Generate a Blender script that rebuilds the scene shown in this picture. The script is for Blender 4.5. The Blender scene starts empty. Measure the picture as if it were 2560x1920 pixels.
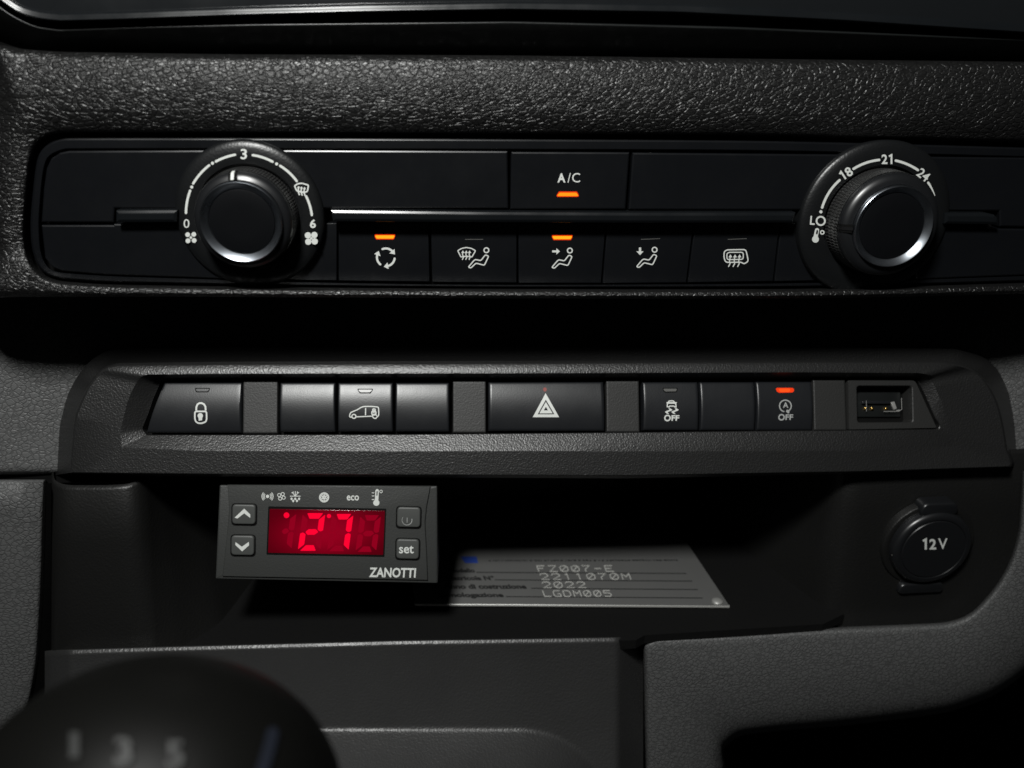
import bpy, bmesh, math, random
from mathutils import Vector, Matrix
random.seed(7)
R_ = math.radians
sc = bpy.context.scene
COL = sc.collection

# ------------------------------------------------------------------ camera
FPX, CX, CY = 2000.0, 1280.0, 960.0            # focal length in photo pixels (2560 x 1920)
PITCH, YAW = R_(21.4), R_(4.6)
FW = Vector((math.sin(YAW)*math.cos(PITCH), math.cos(YAW)*math.cos(PITCH), -math.sin(PITCH)))
RT = FW.cross(Vector((0, 0, 1))).normalized()
UP = RT.cross(FW)
cam_d = bpy.data.cameras.new('camera'); cam = bpy.data.objects.new('camera', cam_d); COL.objects.link(cam)
cam.matrix_world = Matrix((RT, UP, -FW)).transposed().to_4x4()
cam_d.sensor_fit = 'HORIZONTAL'; cam_d.sensor_width = 36.0; cam_d.lens = 36.0*FPX/2560.0
cam_d.clip_start = 0.005; cam_d.clip_end = 20
cam_d.dof.use_dof = True; cam_d.dof.focus_distance = 0.268; cam_d.dof.aperture_fstop = 9.5
sc.camera = cam

# ------------------------------------------------------------------ light
w = bpy.data.worlds.new('World'); sc.world = w; w.use_nodes = True
w.node_tree.nodes['Background'].inputs[0].default_value = (0.92, 0.97, 1, 1)
w.node_tree.nodes['Background'].inputs[1].default_value = 0.0040
ld = bpy.data.lights.new('cabin_lamp', 'AREA'); ld.shape = 'ELLIPSE'; ld.size = 0.085; ld.size_y = 0.070; ld.energy = 2.85
ld.color = (0.995, 1.0, 0.975)
lamp = bpy.data.objects.new('cabin_lamp', ld); COL.objects.link(lamp)
LP = Vector((-0.085, -0.038, 0.274)); lamp.location = LP
lamp.rotation_euler = (Vector((0.11, 0.26, -0.16)) - LP).to_track_quat('-Z', 'Y').to_euler()
vs = sc.view_settings; vs.view_transform = 'Standard'; vs.look = 'None'; vs.exposure = 0.0; vs.gamma = 1.0
vs.use_curve_mapping = False

# ------------------------------------------------------------------ pixel -> place (all lengths in mm)
def ray(px, py): return FW*FPX + RT*(px-CX) + UP*(CY-py)
class Plane:
    def __init__(s, p0, n, disp=None):
        s.p0 = Vector(p0); s.n = Vector(n).normalized(); s.disp = disp
    def hit(s, px, py, off=0.0):
        d = ray(px, py); p = d*(s.p0.dot(s.n)/d.dot(s.n))
        o = off + (s.disp(px, py) if s.disp else 0.0)
        return p + s.n*o
    def mmpx(s, px, py): return (s.hit(px+1, py)-s.hit(px, py)).length
    def off(s, o): return Plane(s.p0+s.n*o, s.n, s.disp)
def YP(y): return Plane((0, y, 0), (0, -1, 0))
def ZP(z): return Plane((0, 0, z), (0, 0, 1))
def TP(r1, y1, r2, y2, disp=None):
    a, b = YP(y1).hit(CX, r1), YP(y2).hit(CX, r2)
    n = Vector((1, 0, 0)).cross(b-a)
    if n.y > 0: n = -n
    return Plane(a, n, disp)
def crop(x0, y0, s):
    return lambda *p: [(x0+p[i]/s, y0+p[i+1]/s) for i in range(0, len(p), 2)]
c3 = crop(400, 320, 4.148); c4 = crop(1940, 320, 3.95); c5 = crop(800, 330, 2.765); c6 = crop(1400, 330, 3.16)
L1 = crop(100, 840, 2.765); L2 = crop(800, 880, 2.765); L3 = crop(1560, 860, 2.212)
L4 = crop(500, 1180, 3.456); L5 = crop(1000, 1180, 2.458); R6 = crop(1960, 1160, 2.765)

# ------------------------------------------------------------------ materials
def new_mat(name):
    m = bpy.data.materials.new(name); m.use_nodes = True
    return m, m.node_tree.nodes, m.node_tree.links, m.node_tree.nodes['Principled BSDF']
def mat(name, col, rough=0.45, metal=0.0, spec=0.5, emit=None, es=1.0, grain=None, dust=0.0, coat=0.0, rvar=0.0, leather=None, brushed=None):
    m, N, L, b = new_mat(name)
    b.inputs['Base Color'].default_value = (*col, 1); b.inputs['Roughness'].default_value = rough
    b.inputs['Metallic'].default_value = metal; b.inputs['Specular IOR Level'].default_value = spec
    b.inputs['Coat Weight'].default_value = coat; b.inputs['Coat Roughness'].default_value = 0.12
    if emit:
        b.inputs['Emission Color'].default_value = (*emit, 1); b.inputs['Emission Strength'].default_value = es
    tc = N.new('ShaderNodeTexCoord'); src = tc.outputs['Object']
    def noise(scale, detail=2, rough_=0.5, vec=None):
        n = N.new('ShaderNodeTexNoise'); n.inputs['Scale'].default_value = scale
        n.inputs['Detail'].default_value = detail; n.inputs['Roughness'].default_value = rough_
        L.new(vec or src, n.inputs['Vector']); return n
    def math_(op, a, b_=None, clamp=False):
        n = N.new('ShaderNodeMath'); n.operation = op; n.use_clamp = clamp
        for i, v in enumerate((a, b_)):
            if v is None: continue
            if isinstance(v, (int, float)): n.inputs[i].default_value = v
            else: L.new(v, n.inputs[i])
        return n.outputs[0]
    hgt = None
    if leather:
        scale, depth, stretch, tilt = leather
        mp = N.new('ShaderNodeMapping'); L.new(src, mp.inputs['Vector'])
        mp.inputs['Rotation'].default_value = (0, R_(tilt), 0); mp.inputs['Scale'].default_value = (1, 1, stretch)
        wn = noise(scale*0.55, 2, 0.5, mp.outputs[0])
        mx = N.new('ShaderNodeVectorMath'); mx.operation = 'MULTIPLY_ADD'
        L.new(wn.outputs['Color'], mx.inputs[0]); k = 1.15/scale; mx.inputs[1].default_value = (k, k, k)
        L.new(mp.outputs[0], mx.inputs[2])
        v1 = N.new('ShaderNodeTexVoronoi'); v1.feature = 'DISTANCE_TO_EDGE'; v1.inputs['Scale'].default_value = scale
        v1.inputs['Randomness'].default_value = 1.0; L.new(mx.outputs[0], v1.inputs['Vector'])
        v2 = N.new('ShaderNodeTexVoronoi'); v2.feature = 'DISTANCE_TO_EDGE'; v2.inputs['Scale'].default_value = scale*2.1
        L.new(mx.outputs[0], v2.inputs['Vector'])
        big = noise(scale*0.12, 2)
        def ramp(o_, e0, e1):
            n_ = N.new('ShaderNodeMapRange'); n_.interpolation_type = 'SMOOTHSTEP'; L.new(o_, n_.inputs[0]); n_.inputs[1].default_value = e0; n_.inputs[2].default_value = e1
            return n_.outputs[0]
        a = ramp(v1.outputs['Distance'], 0.0, 0.17); c = ramp(v2.outputs['Distance'], 0.0, 0.15)
        f = noise(scale*4, 2)
        hgt = math_('ADD', math_('MULTIPLY', a, math_('ADD', big.outputs[0], 0.35)), math_('MULTIPLY', c, 0.22))
        hgt = math_('ADD', hgt, math_('MULTIPLY', f.outputs[0], 0.07))
        bp = N.new('ShaderNodeBump'); bp.inputs['Distance'].default_value = depth; bp.inputs['Strength'].default_value = 1.0
        L.new(hgt, bp.inputs['Height']); L.new(bp.outputs[0], b.inputs['Normal'])
        # creases are a little darker, pebble tops a little lighter
        rp = N.new('ShaderNodeMapRange'); L.new(a, rp.inputs[0]); rp.inputs[3].default_value = 0.78; rp.inputs[4].default_value = 1.08
        sc_ = N.new('ShaderNodeVectorMath'); sc_.operation = 'SCALE'; sc_.inputs[0].default_value = col
        L.new(rp.outputs[0], sc_.inputs['Scale']); L.new(sc_.outputs[0], b.inputs['Base Color'])
    if grain:
        gs, gd = grain
        wn = noise(gs*0.5, 2)
        mx = N.new('ShaderNodeVectorMath'); mx.operation = 'MULTIPLY_ADD'; L.new(wn.outputs['Color'], mx.inputs[0])
        k = 1.0/gs; mx.inputs[1].default_value = (k, k, k); L.new(src, mx.inputs[2])
        v = N.new('ShaderNodeTexVoronoi'); v.feature = 'SMOOTH_F1'; v.inputs['Scale'].default_value = gs
        L.new(mx.outputs[0], v.inputs['Vector'])
        n2 = noise(gs*0.7, 3)
        hgt = math_('ADD', v.outputs['Distance'], math_('MULTIPLY', n2.outputs[0], 0.8))
        bp = N.new('ShaderNodeBump'); bp.inputs['Distance'].default_value = gd; L.new(hgt, bp.inputs['Height'])
        L.new(bp.outputs[0], b.inputs['Normal'])
    if rvar:
        n = noise(38, 4, 0.65)
        mr = N.new('ShaderNodeMapRange'); L.new(n.outputs[0], mr.inputs[0]); mr.inputs[1].default_value = 0.3; mr.inputs[2].default_value = 0.7
        mr.inputs[3].default_value = max(0.03, rough-rvar); mr.inputs[4].default_value = rough+rvar
        L.new(mr.outputs[0], b.inputs['Roughness'])
    if dust:
        v = N.new('ShaderNodeTexVoronoi'); v.inputs['Scale'].default_value = 260; L.new(src, v.inputs['Vector'])
        sep = N.new('ShaderNodeSeparateColor'); L.new(v.outputs['Color'], sep.inputs[0])
        rad = math_('MULTIPLY', math_('GREATER_THAN', sep.outputs[0], 0.965), math_('MULTIPLY', sep.outputs[1], 0.085))
        sp = math_('LESS_THAN', v.outputs['Distance'], rad)
        mixn = N.new('ShaderNodeMix'); mixn.data_type = 'RGBA'
        L.new(math_('MULTIPLY', sp, dust), mixn.inputs['Factor'])
        mixn.inputs['A'].default_value = (*col, 1); mixn.inputs['B'].default_value = (0.5, 0.48, 0.44, 1)
        L.new(mixn.outputs['Result'], b.inputs['Base Color'])
    return m
M = {}
M['pad'] = mat('black_grained_leather', (0.0075, 0.0075, 0.0075), 0.38, spec=0.55, leather=(450, 0.00017, 1.7, -42))
M['grey'] = mat('grey_grained_leather', (0.098, 0.099, 0.099), 0.44, spec=0.4, leather=(520, 0.00014, 1.15, 20))
M['piano'] = mat('satin_black_panel', (0.0045, 0.005, 0.006), 0.30, dust=0.6, rvar=0.05)
M['gap'] = mat('deep_black', (0.003, 0.003, 0.003), 0.7, spec=0.1)
M['trim'] = mat('smooth_black_trim', (0.007, 0.008, 0.008), 0.36, dust=0.5, rvar=0.05)
M['gloss'] = mat('gloss_black_screen', (0.008, 0.009, 0.010), 0.22, coat=0.4, rvar=0.05, dust=0.4)
M['bezel'] = mat('fine_grain_black_plastic', (0.0115, 0.0115, 0.0115), 0.40, spec=0.7, grain=(1900, 0.00009))
M['lower'] = mat('lower_fine_grain_plastic', (0.030, 0.030, 0.030), 0.42, spec=0.65, grain=(1300, 0.00010), rvar=0.05)
M['bin'] = mat('black_bin_plastic', (0.0075, 0.0075, 0.0072), 0.44, spec=0.5, grain=(1300, 0.00007))
M['mat_floor'] = mat('black_rubber_mat', (0.0045, 0.0045, 0.0045), 0.75, spec=0.15, grain=(900, 0.00008), dust=0.5)
M['switch'] = mat('satin_switch_black', (0.009, 0.0098, 0.0115), 0.37, spec=0.55, grain=(2600, 0.00001), dust=0.5, rvar=0.04)
M['spacer'] = mat('matte_spacer_black', (0.018, 0.018, 0.0175), 0.5, grain=(2000, 0.00004))
M['knob'] = mat('soft_touch_black', (0.005, 0.005, 0.0055), 0.40, spec=0.4, dust=0.4)
M['cap'] = mat('matte_black_cap', (0.0035, 0.0038, 0.0045), 0.45, spec=0.12, dust=0.5)
M['collar'] = mat('smooth_collar_black', (0.008, 0.0085, 0.0095), 0.34, spec=0.7, dust=0.4)
M['grip'] = mat('knurled_rubber', (0.018, 0.018, 0.018), 0.36, spec=0.8)
M['dial'] = mat('dial_black', (0.0055, 0.006, 0.0065), 0.36, grain=(1800, 0.00003))
M['chrome'] = mat('satin_chrome', (0.40, 0.43, 0.47), 0.30, metal=1.0, rvar=0.06)
M['white'] = mat('printed_white', (0.66, 0.68, 0.65), 0.55)
M['white_dim'] = mat('worn_print', (0.36, 0.37, 0.36), 0.55)
M['lens_off'] = mat('unlit_lens', (0.10, 0.10, 0.095), 0.35)
M['orange'] = mat('lit_orange', (0.02, 0.005, 0), 0.4, emit=(1.0, 0.30, 0.006), es=1.15)
M['orange_edge'] = mat('lit_orange_rim', (0.02, 0.004, 0), 0.4, emit=(0.85, 0.035, 0.0), es=1.0)
M['amber'] = mat('lit_amber', (0.02, 0.005, 0), 0.4, emit=(1.0, 0.42, 0.012), es=1.15)
M['red_lamp'] = mat('lit_red', (0.02, 0.002, 0), 0.4, emit=(1.0, 0.085, 0.004), es=1.0)
M['red_dim'] = mat('unlit_red_mark', (0.22, 0.03, 0.022), 0.5)
M['ctrl'] = mat('dark_grey_controller_plastic', (0.037, 0.0385, 0.037), 0.46, grain=(2000, 0.00004))
M['ctrl_button'] = mat('rubber_button_grey', (0.062, 0.065, 0.062), 0.45)
M['window'] = mat('red_display_filter', (0.03, 0.0, 0.002), 0.16, emit=(0.215, 0.0, 0.009), es=1.0, rvar=0.06, dust=0.25)
_m = M['window']; _N = _m.node_tree.nodes; _L = _m.node_tree.links
_tc = _N.new('ShaderNodeTexCoord'); _mp = _N.new('ShaderNodeMapping'); _L.new(_tc.outputs['Object'], _mp.inputs[0]); _mp.inputs['Scale'].default_value = (48, 0, 105)
_ln = _N.new('ShaderNodeVectorMath'); _ln.operation = 'LENGTH'; _L.new(_mp.outputs[0], _ln.inputs[0])
_mr = _N.new('ShaderNodeMapRange'); _mr.interpolation_type = 'SMOOTHSTEP'; _L.new(_ln.outputs['Value'], _mr.inputs[0])
_mr.inputs[1].default_value = 0.1; _mr.inputs[2].default_value = 1.25; _mr.inputs[3].default_value = 1.2; _mr.inputs[4].default_value = 0.30
_L.new(_mr.outputs[0], _N['Principled BSDF'].inputs['Emission Strength'])
M['seg_on'] = mat('lit_red_segment', (0.05, 0, 0), 0.2, emit=(1.0, 0.001, 0.032), es=1.0)
M['seg_off'] = mat('unlit_red_segment', (0.03, 0, 0.002), 0.2, emit=(0.245, 0.0, 0.0105), es=1.0)
M['seg_mid'] = mat('faint_red_segment', (0.03, 0, 0.002), 0.2, emit=(0.36, 0.0, 0.015), es=1.0)
M['plate'] = mat('anodised_plate', (0.15, 0.15, 0.147), 0.45, metal=0.4, rvar=0.05)
M['bare_edge'] = mat('bare_cut_edge', (0.42, 0.42, 0.40), 0.4, metal=0.3)
M['engrave'] = mat('bare_engraving', (0.55, 0.55, 0.52), 0.45)
M['ink'] = mat('black_ink', (0.012, 0.012, 0.012), 0.6)
M['blue'] = mat('blue_ink', (0.02, 0.05, 0.26), 0.5)
M['steel'] = mat('bright_steel', (0.5, 0.5, 0.48), 0.38, metal=0.6)
M['gold'] = mat('gold_contact', (0.75, 0.5, 0.16), 0.28, metal=1.0)
M['lever'] = mat('gear_knob_black', (0.0032, 0.0032, 0.0029), 0.48, spec=0.09)
M['lever_streak'] = mat('gear_knob_painted_streak', (0.009, 0.011, 0.017), 0.4)  # bluish tone of the reflection streak painted on the gear knob
M['strip'] = mat('gloss_bezel_strip', (0.006, 0.007, 0.008), 0.24, rvar=0.06)
M['lever_mark'] = mat('gear_knob_print', (0.0075, 0.0085, 0.008), 0.6)

# ------------------------------------------------------------------ mesh helpers
WL = {}
def link(o, parent, c):
    COL.objects.link(o)
    if parent is not None:
        o.parent = parent; o.location = (c - WL[parent.name])*0.001
    else: o.location = c*0.001
    WL[o.name] = c
def obj(name, verts, faces, m, parent=None, smooth=True, angle=35, recalc=True, kind=None):
    lo = Vector([min(v[i] for v in verts) for i in range(3)]); hi = Vector([max(v[i] for v in verts) for i in range(3)])
    c = (lo+hi)/2
    me = bpy.data.meshes.new(name); me.from_pydata([tuple((Vector(v)-c)*0.001) for v in verts], [], faces)
    if recalc:
        bm = bmesh.new(); bm.from_mesh(me); bmesh.ops.recalc_face_normals(bm, faces=bm.faces); bm.to_mesh(me); bm.free()
    if smooth:
        me.shade_smooth(); me.set_sharp_from_angle(angle=R_(angle))
    me.materials.append(m if not isinstance(m, str) else M[m])
    o = bpy.data.objects.new(name, me); link(o, parent, c)
    if kind: o['kind'] = kind
    return o
def thing(name, label, cat, base, group=None):
    o = bpy.data.objects.new(name, None); o.empty_display_size = 0.01
    link(o, None, Vector(base)); o['label'] = label; o['category'] = cat
    if group: o['group'] = group
    return o
def cr(p0, p1, p2, p3, t):
    """cubic through p1, p2 whose tangents never overshoot the shorter neighbour"""
    l = (p2-p1).length
    def tan(a, b, c):
        d = c-a
        return d.normalized()*min((b-a).length, (c-b).length)*1.0 if d.length > 1e-9 else d
    m1 = tan(p0, p1, p2) if (p1-p0).length > 1e-9 else (p2-p1); m2 = tan(p1, p2, p3) if (p3-p2).length > 1e-9 else (p2-p1)
    t2, t3 = t*t, t*t*t
    return p1*(2*t3-3*t2+1)+m1*(t3-2*t2+t)+p2*(3*t2-2*t3)+m2*(t3-t2)
def spline(pts, n, closed=False):
    pts = [Vector(p) for p in pts]; N = len(pts); out = []
    for i in range(N if closed else N-1):
        g = (lambda k: pts[k % N]) if closed else (lambda k: pts[max(0, min(N-1, k))])
        for j in range(n): out.append(cr(g(i-1), g(i), g(i+1), g(i+2), j/n))
    if not closed: out.append(pts[-1])
    return out
def loft(name, loops, m, parent=None, closed=True, sub=1, cap0=False, cap1=False, angle=35, kind=None):
    if sub > 1:
        cols = [spline([l[i] for l in loops], sub) for i in range(len(loops[0]))]
        loops = [[c[k] for c in cols] for k in range(len(cols[0]))]
    n = len(loops[0]); V = [p for l in loops for p in l]; Fc = []
    for k in range(len(loops)-1):
        for i in range(n if closed else n-1):
            j = (i+1) % n
            Fc.append((k*n+i, k*n+j, (k+1)*n+j, (k+1)*n+i))
    if cap0: Fc.append(tuple(range(n-1, -1, -1)))
    if cap1: Fc.append(tuple((len(loops)-1)*n+i for i in range(n)))
    return obj(name, V, Fc, m, parent, angle=angle, kind=kind)
def rp(pts, r, n=6):
    """round the corners of a pixel polygon"""
    out = []; N = len(pts)
    for i in range(N):
        a, b, c = Vector(pts[i-1]), Vector(pts[i]), Vector(pts[(i+1) % N])
        rr = r[i] if isinstance(r, (list, tuple)) else r
        if rr <= 0: out.append(tuple(b)); continue
        u, v = (a-b), (c-b); k = min(rr, u.length*0.48, v.length*0.48)
        p, q = b+u.normalized()*k, b+v.normalized()*k
        for j in range(n+1):
            t = j/n; out.append(tuple(p*(1-t)**2+b*2*t*(1-t)+q*t*t))
    return out
def inset(P, d):
    N = len(P); area = sum(P[i-1].x*P[i].y-P[i].x*P[i-1].y for i in range(N)); s = 1 if area > 0 else -1
    out = []
    for i in range(N):
        e1, e2 = (P[i]-P[i-1]), (P[(i+1) % N]-P[i])
        if e1.length < 1e-7: e1 = e2
        if e2.length < 1e-7: e2 = e1
        e1, e2 = e1.normalized(), e2.normalized()
        n1, n2 = Vector((-e1.y, e1.x))*s, Vector((-e2.y, e2.x))*s
        mm = n1+n2; l = mm.length
        if l < 1e-6: out.append(P[i]+n1*d); continue
        mm /= l; out.append(P[i]+mm*(d/max(0.35, mm.dot(n1))))
    return out
def slab(name, px, pl, depth, r, m, parent=None, off=0.0, steps=4, dish=0.0, angle=40, prof=None):
    """a plate whose silhouette is the given pixel polygon on plane pl, front edge rounded by r mm"""
    base = Plane(pl.p0, pl.n)
    u = base.n.cross(Vector((0, 0, 1)));
    u = Vector((1, 0, 0)) if u.length < 1e-4 else u.normalized()
    u = u if u.x > 0 else -u
    v = base.n.cross(u).normalized()
    o = base.hit(*px[0])
    P = []
    for q in px:
        d = base.hit(*q, off)-o; P.append(Vector((d.dot(u), d.dot(v))))
    loops = []
    def ring(ins, h):
        Q = inset(P, ins) if ins > 0 else P
        return [o+u*q.x+v*q.y+base.n*(h) for q in Q]
    loops.append(ring(0, off-depth))
    for i_, d_ in (prof or [(r*(1-math.cos(math.pi/2*k/steps)), r*(1-math.sin(math.pi/2*k/steps))) for k in range(steps+1)]):
        loops.append(ring(i_, off-d_))
    if dish: loops.append(ring(r*2.2, off-dish))
    return loft(name, loops, m, parent, cap1=True, angle=angle)

class Print:
    """flat print, symbols and lettering laid on a surface"""
    def __init__(s, surf, off=0.05): s.s = surf; s.o = off; s.V = []; s.F = []; s.k = 0
    def _add(s, pts, faces):
        b = len(s.V); o = s.o+s.k*0.006; s.k += 1
        s.V += [s.s.hit(x, y, o) for x, y in pts]; s.F += [tuple(i+b for i in f) for f in faces]; return s
    def poly(s, pts): return s._add(pts, [tuple(range(len(pts)))])
    def tri(s, a, l, r, n=12):
        V = [a]; F = []
        for k in range(1, n+1):
            t = k/n; V += [(a[0]+(l[0]-a[0])*t, a[1]+(l[1]-a[1])*t), (a[0]+(r[0]-a[0])*t, a[1]+(r[1]-a[1])*t)]
            b = len(V)-2; F.append((0, b, b+1) if k == 1 else (b-2, b, b+1, b-1))
        return s._add(V, F)
    def one(s, c, h, ang=0.0, wd=4.2):
        ca, sa = math.cos(ang), math.sin(ang)
        return s.stroke([(c[0]+(x*ca-y*sa)*h, c[1]+(x*sa+y*ca)*h) for x, y in ((-0.20, -0.30), (0.06, -0.44), (0.06, 0.5))], wd, cap=False)
    def disc(s, c, r, n=20, ry=None): return s.poly([(c[0]+r*math.cos(2*math.pi*i/n), c[1]+(ry or r)*math.sin(2*math.pi*i/n)) for i in range(n)])
    def ring(s, c, r, wd, n=28): return s.stroke([(c[0]+r*math.cos(2*math.pi*i/n), c[1]+r*math.sin(2*math.pi*i/n)) for i in range(n)], wd, True)
    def stroke(s, pts, wd, closed=False, cap=True, taper=None):
        P = [Vector(p) for p in pts]; n = len(P); A = []; B = []
        for i in range(n):
            if closed: e1, e2 = P[i]-P[i-1], P[(i+1) % n]-P[i]
            else: e1 = P[i]-P[i-1] if i else P[1]-P[0]; e2 = P[i+1]-P[i] if i < n-1 else P[-1]-P[-2]
            e1, e2 = e1.normalized(), e2.normalized()
            n1, n2 = Vector((-e1.y, e1.x)), Vector((-e2.y, e2.x)); mm = n1+n2
            mm = mm.normalized() if mm.length > 1e-6 else n1
            w_ = wd/2*(1 if taper is None else 1+(taper-1)*i/(n-1))
            k = w_/max(0.5, mm.dot(n1)); A.append(P[i]+mm*k); B.append(P[i]-mm*k)
        V = [tuple(p) for p in A+B]; F = []
        for i in range(n if closed else n-1):
            j = (i+1) % n; F.append((i, j, n+j, n+i))
        if cap and not closed:
            for i, d in ((0, (P[0]-P[1]).normalized()), (n-1, (P[-1]-P[-2]).normalized())):
                w_ = wd/2*(1 if (taper is None or i == 0) else taper)
                nn = Vector((-d.y, d.x)); b = len(V); L = [P[i]+nn*w_*math.cos(math.pi*k/6)+d*w_*math.sin(math.pi*k/6) for k in range(7)]
                V += [tuple(q) for q in L]; F.append(tuple(range(b, b+7)))
        return s._add(V, F)
    def text(s, t, c, h, ang=0.0, width=None, bold=0.0, shear=0.0, cap=None, res=3):
        cu = bpy.data.curves.new('t', 'FONT'); cu.body = t; cu.size = 1; cu.offset = bold; cu.resolution_u = res
        ob = bpy.data.objects.new('t', cu); COL.objects.link(ob)
        dg = bpy.context.evaluated_depsgraph_get(); me = bpy.data.meshes.new_from_object(ob.evaluated_get(dg))
        V = [v.co.copy() for v in me.vertices]; Fc = [tuple(p.vertices) for p in me.polygons]
        bpy.data.objects.remove(ob); bpy.data.curves.remove(cu); bpy.data.meshes.remove(me)
        x0, x1 = min(v.x for v in V), max(v.x for v in V); y0, y1 = min(v.y for v in V), max(v.y for v in V)
        sy = h/(y1-y0) if cap is None else cap; sx = sy if width is None else width/(x1-x0)
        ca, sa = math.cos(ang), math.sin(ang); out = []
        for v in V:
            X = (v.x-(x0+x1)/2)*sx; Y = -(v.y-(y0+y1)/2)*sy; X += shear*Y
            out.append((c[0]+X*ca-Y*sa, c[1]+X*sa+Y*ca))
        return s._add(out, Fc)
    def build(s, name, m, parent, label=None):
        o = obj(name, s.V, s.F, m, parent, smooth=False, recalc=False)
        if label: o['label'] = label
        return o
def arcpts(c, p0, p1, n=14):
    a = [math.atan2(p[1]-c[1], p[0]-c[0]) for p in (p0, p1)]; r = [math.hypot(p[0]-c[0], p[1]-c[1]) for p in (p0, p1)]
    d = (a[1]-a[0]+math.pi) % (2*math.pi)-math.pi
    return [(c[0]+(r[0]+(r[1]-r[0])*k/n)*math.cos(a[0]+d*k/n), c[1]+(r[0]+(r[1]-r[0])*k/n)*math.sin(a[0]+d*k/n)) for k in range(n+1)]
def lathe(name, prof, cx, cz, m, parent, n=96, cap1=True, cap0=False, angle=35):
    """prof: (radius, y) rings about an axis along Y"""
    loops = [[Vector((cx+r*math.sin(2*math.pi*i/n), y, cz+r*math.cos(2*math.pi*i/n))) for i in range(n)] for r, y in prof]
    return loft(name, loops, m, parent, cap1=cap1, cap0=cap0, angle=angle)
def interp(path, x):
    for (x0, y0), (x1, y1) in zip(path, path[1:]):
        if x <= x1: return y0+(y1-y0)*(x-x0)/(x1-x0)
    return path[-1][1]

# ================================================================== the dashboard shell (setting)
# black sheet added behind all the openings to keep world light out
V = [(-420, 400, 160), (420, 400, 160), (420, 400, -520), (-420, 400, -520)]
o = obj('dark_backdrop', V, [(0, 1, 2, 3)], 'gap', kind='structure')

# black leather pad around the climate panel: top edge -> left side -> lower lip
H_ = [(2700,369),(1957,349),(1280,344),(600,341),(169,341),(125,350),(98,372),(86,400),(80,440),(72,520),(70,570),(74,620),(88,665),(115,690),(157,703),(271,711),(491,715),(835,719),(1280,722),(1990,722),(2500,709),(2700,702)]
O1 = [(2700,352),(1957,333),(1280,328),(600,325),(165,325),(115,335),(84,360),(70,395),(64,438),(56,520),(54,572),(58,625),(74,668),(105,696),(150,710),(268,718),(491,722),(835,726),(1280,729),(1990,729),(2500,716),(2700,709)]
F2 = [(2700,168),(1957,160),(1280,151),(600,148),(165,142),(60,135),(-10,126),(-110,200),(-130,400),(-130,520),(-130,575),(-130,640),(-120,735),(60,742),(150,742),(268,742),(491,742),(835,744),(1280,746),(1990,746),(2500,736),(2700,730)]
def zone(i): return 't' if i <= 6 else ('l' if i <= 11 else 'b')
def mk(path, d): return [YP(d[zone(i)]).hit(*p) for i, p in enumerate(path)]
def mixp(a, b, t): return [(p[0]+(q[0]-p[0])*t, p[1]+(q[1]-p[1])*t) for p, q in zip(a, b)]
F3 = [(p[0], p[1]-12) if zone(i) == 't' else ((p[0]-60, p[1]) if zone(i) == 'l' else (p[0], 702)) for i, p in enumerate(F2)]
loops = [mk(mixp(H_, O1, -0.4), dict(t=257, l=257, b=257)), mk(H_, dict(t=253, l=253, b=251)), mk(mixp(H_, O1, 0.6), dict(t=250, l=249.3, b=246.5)),
         mk(O1, dict(t=247.8, l=247.2, b=244.3)), mk(mixp(O1, F2, 0.25), dict(t=245.6, l=246.6, b=243.7)),
         mk(mixp(O1, F2, 0.6), dict(t=245.2, l=250.5, b=243.4)), mk(mixp(O1, F2, 0.88), dict(t=246.2, l=256, b=244.4)), mk(F2, dict(t=247.2, l=259, b=246.5)),
         mk(F3, dict(t=250.8, l=268, b=288)), mk([(p[0], p[1]+(1 if zone(i) == 't' else 0)) for i, p in enumerate(F3)], dict(t=262, l=276, b=300))]
loops = [spline(l, 10) for l in loops]
loft('dashboard_pad', loops, 'pad', None, closed=False, sub=5, angle=80, kind='structure')

# smooth trim groove between the pad and the screen
XS = [-60, -30, 0, 20, 40, 60, 80, 100, 125, 150]+list(range(190, 2721, 40))
trimP = [(-80,-30),(0,17),(30,38),(58,52),(90,66),(145,74),(370,66),(637,60),(1280,54),(1830,68),(2148,81),(2560,98),(2740,106)]
padP = [(-80,70),(0,98),(58,118),(145,127),(405,134),(1280,138),(2560,152),(2740,154)]
def row(path, y, dy=0.0, t2=None, t=0.0):
    return [YP(y).hit(x, (interp(path, x) if t2 is None else interp(path, x)*(1-t)+interp(t2, x)*t)+dy) for x in XS]
loft('dashboard_groove', [row(trimP, 266, -24), row(trimP, 256, -4), row(trimP, 253.4, 0), row(trimP, 253.2, 4), row(trimP, 255.5, 0, padP, 0.3), row(trimP, 260, 0, padP, 0.65), row(trimP, 266, 6, padP, 1.0)],
     'trim', None, closed=False, sub=4, angle=80, kind='structure')

# grey leather fascia the switch panel is let into
def grid(name, rows, m, kind=None, sub=3, parent=None):
    return loft(name, rows, m, parent, closed=False, sub=sub, angle=80, kind=kind)
xs = list(range(-160, 2761, 73))
def fb(x): return -6.0*max(0.0, min(1.0, (230-x)/230.0))-6.0*max(0.0, min(1.0, (x-2470)/190.0))
grid('console_fascia', [[YP(y+2+fb(x)).hit(x, r) for x in xs] for r, y in ((650, 282), (720, 281), (820, 278.5), (950, 275.5), (1080, 272.5), (1160, 270.6), (1176, 270.6), (1183, 272), (1187, 276), (1187, 292))], 'grey', kind='structure')

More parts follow.
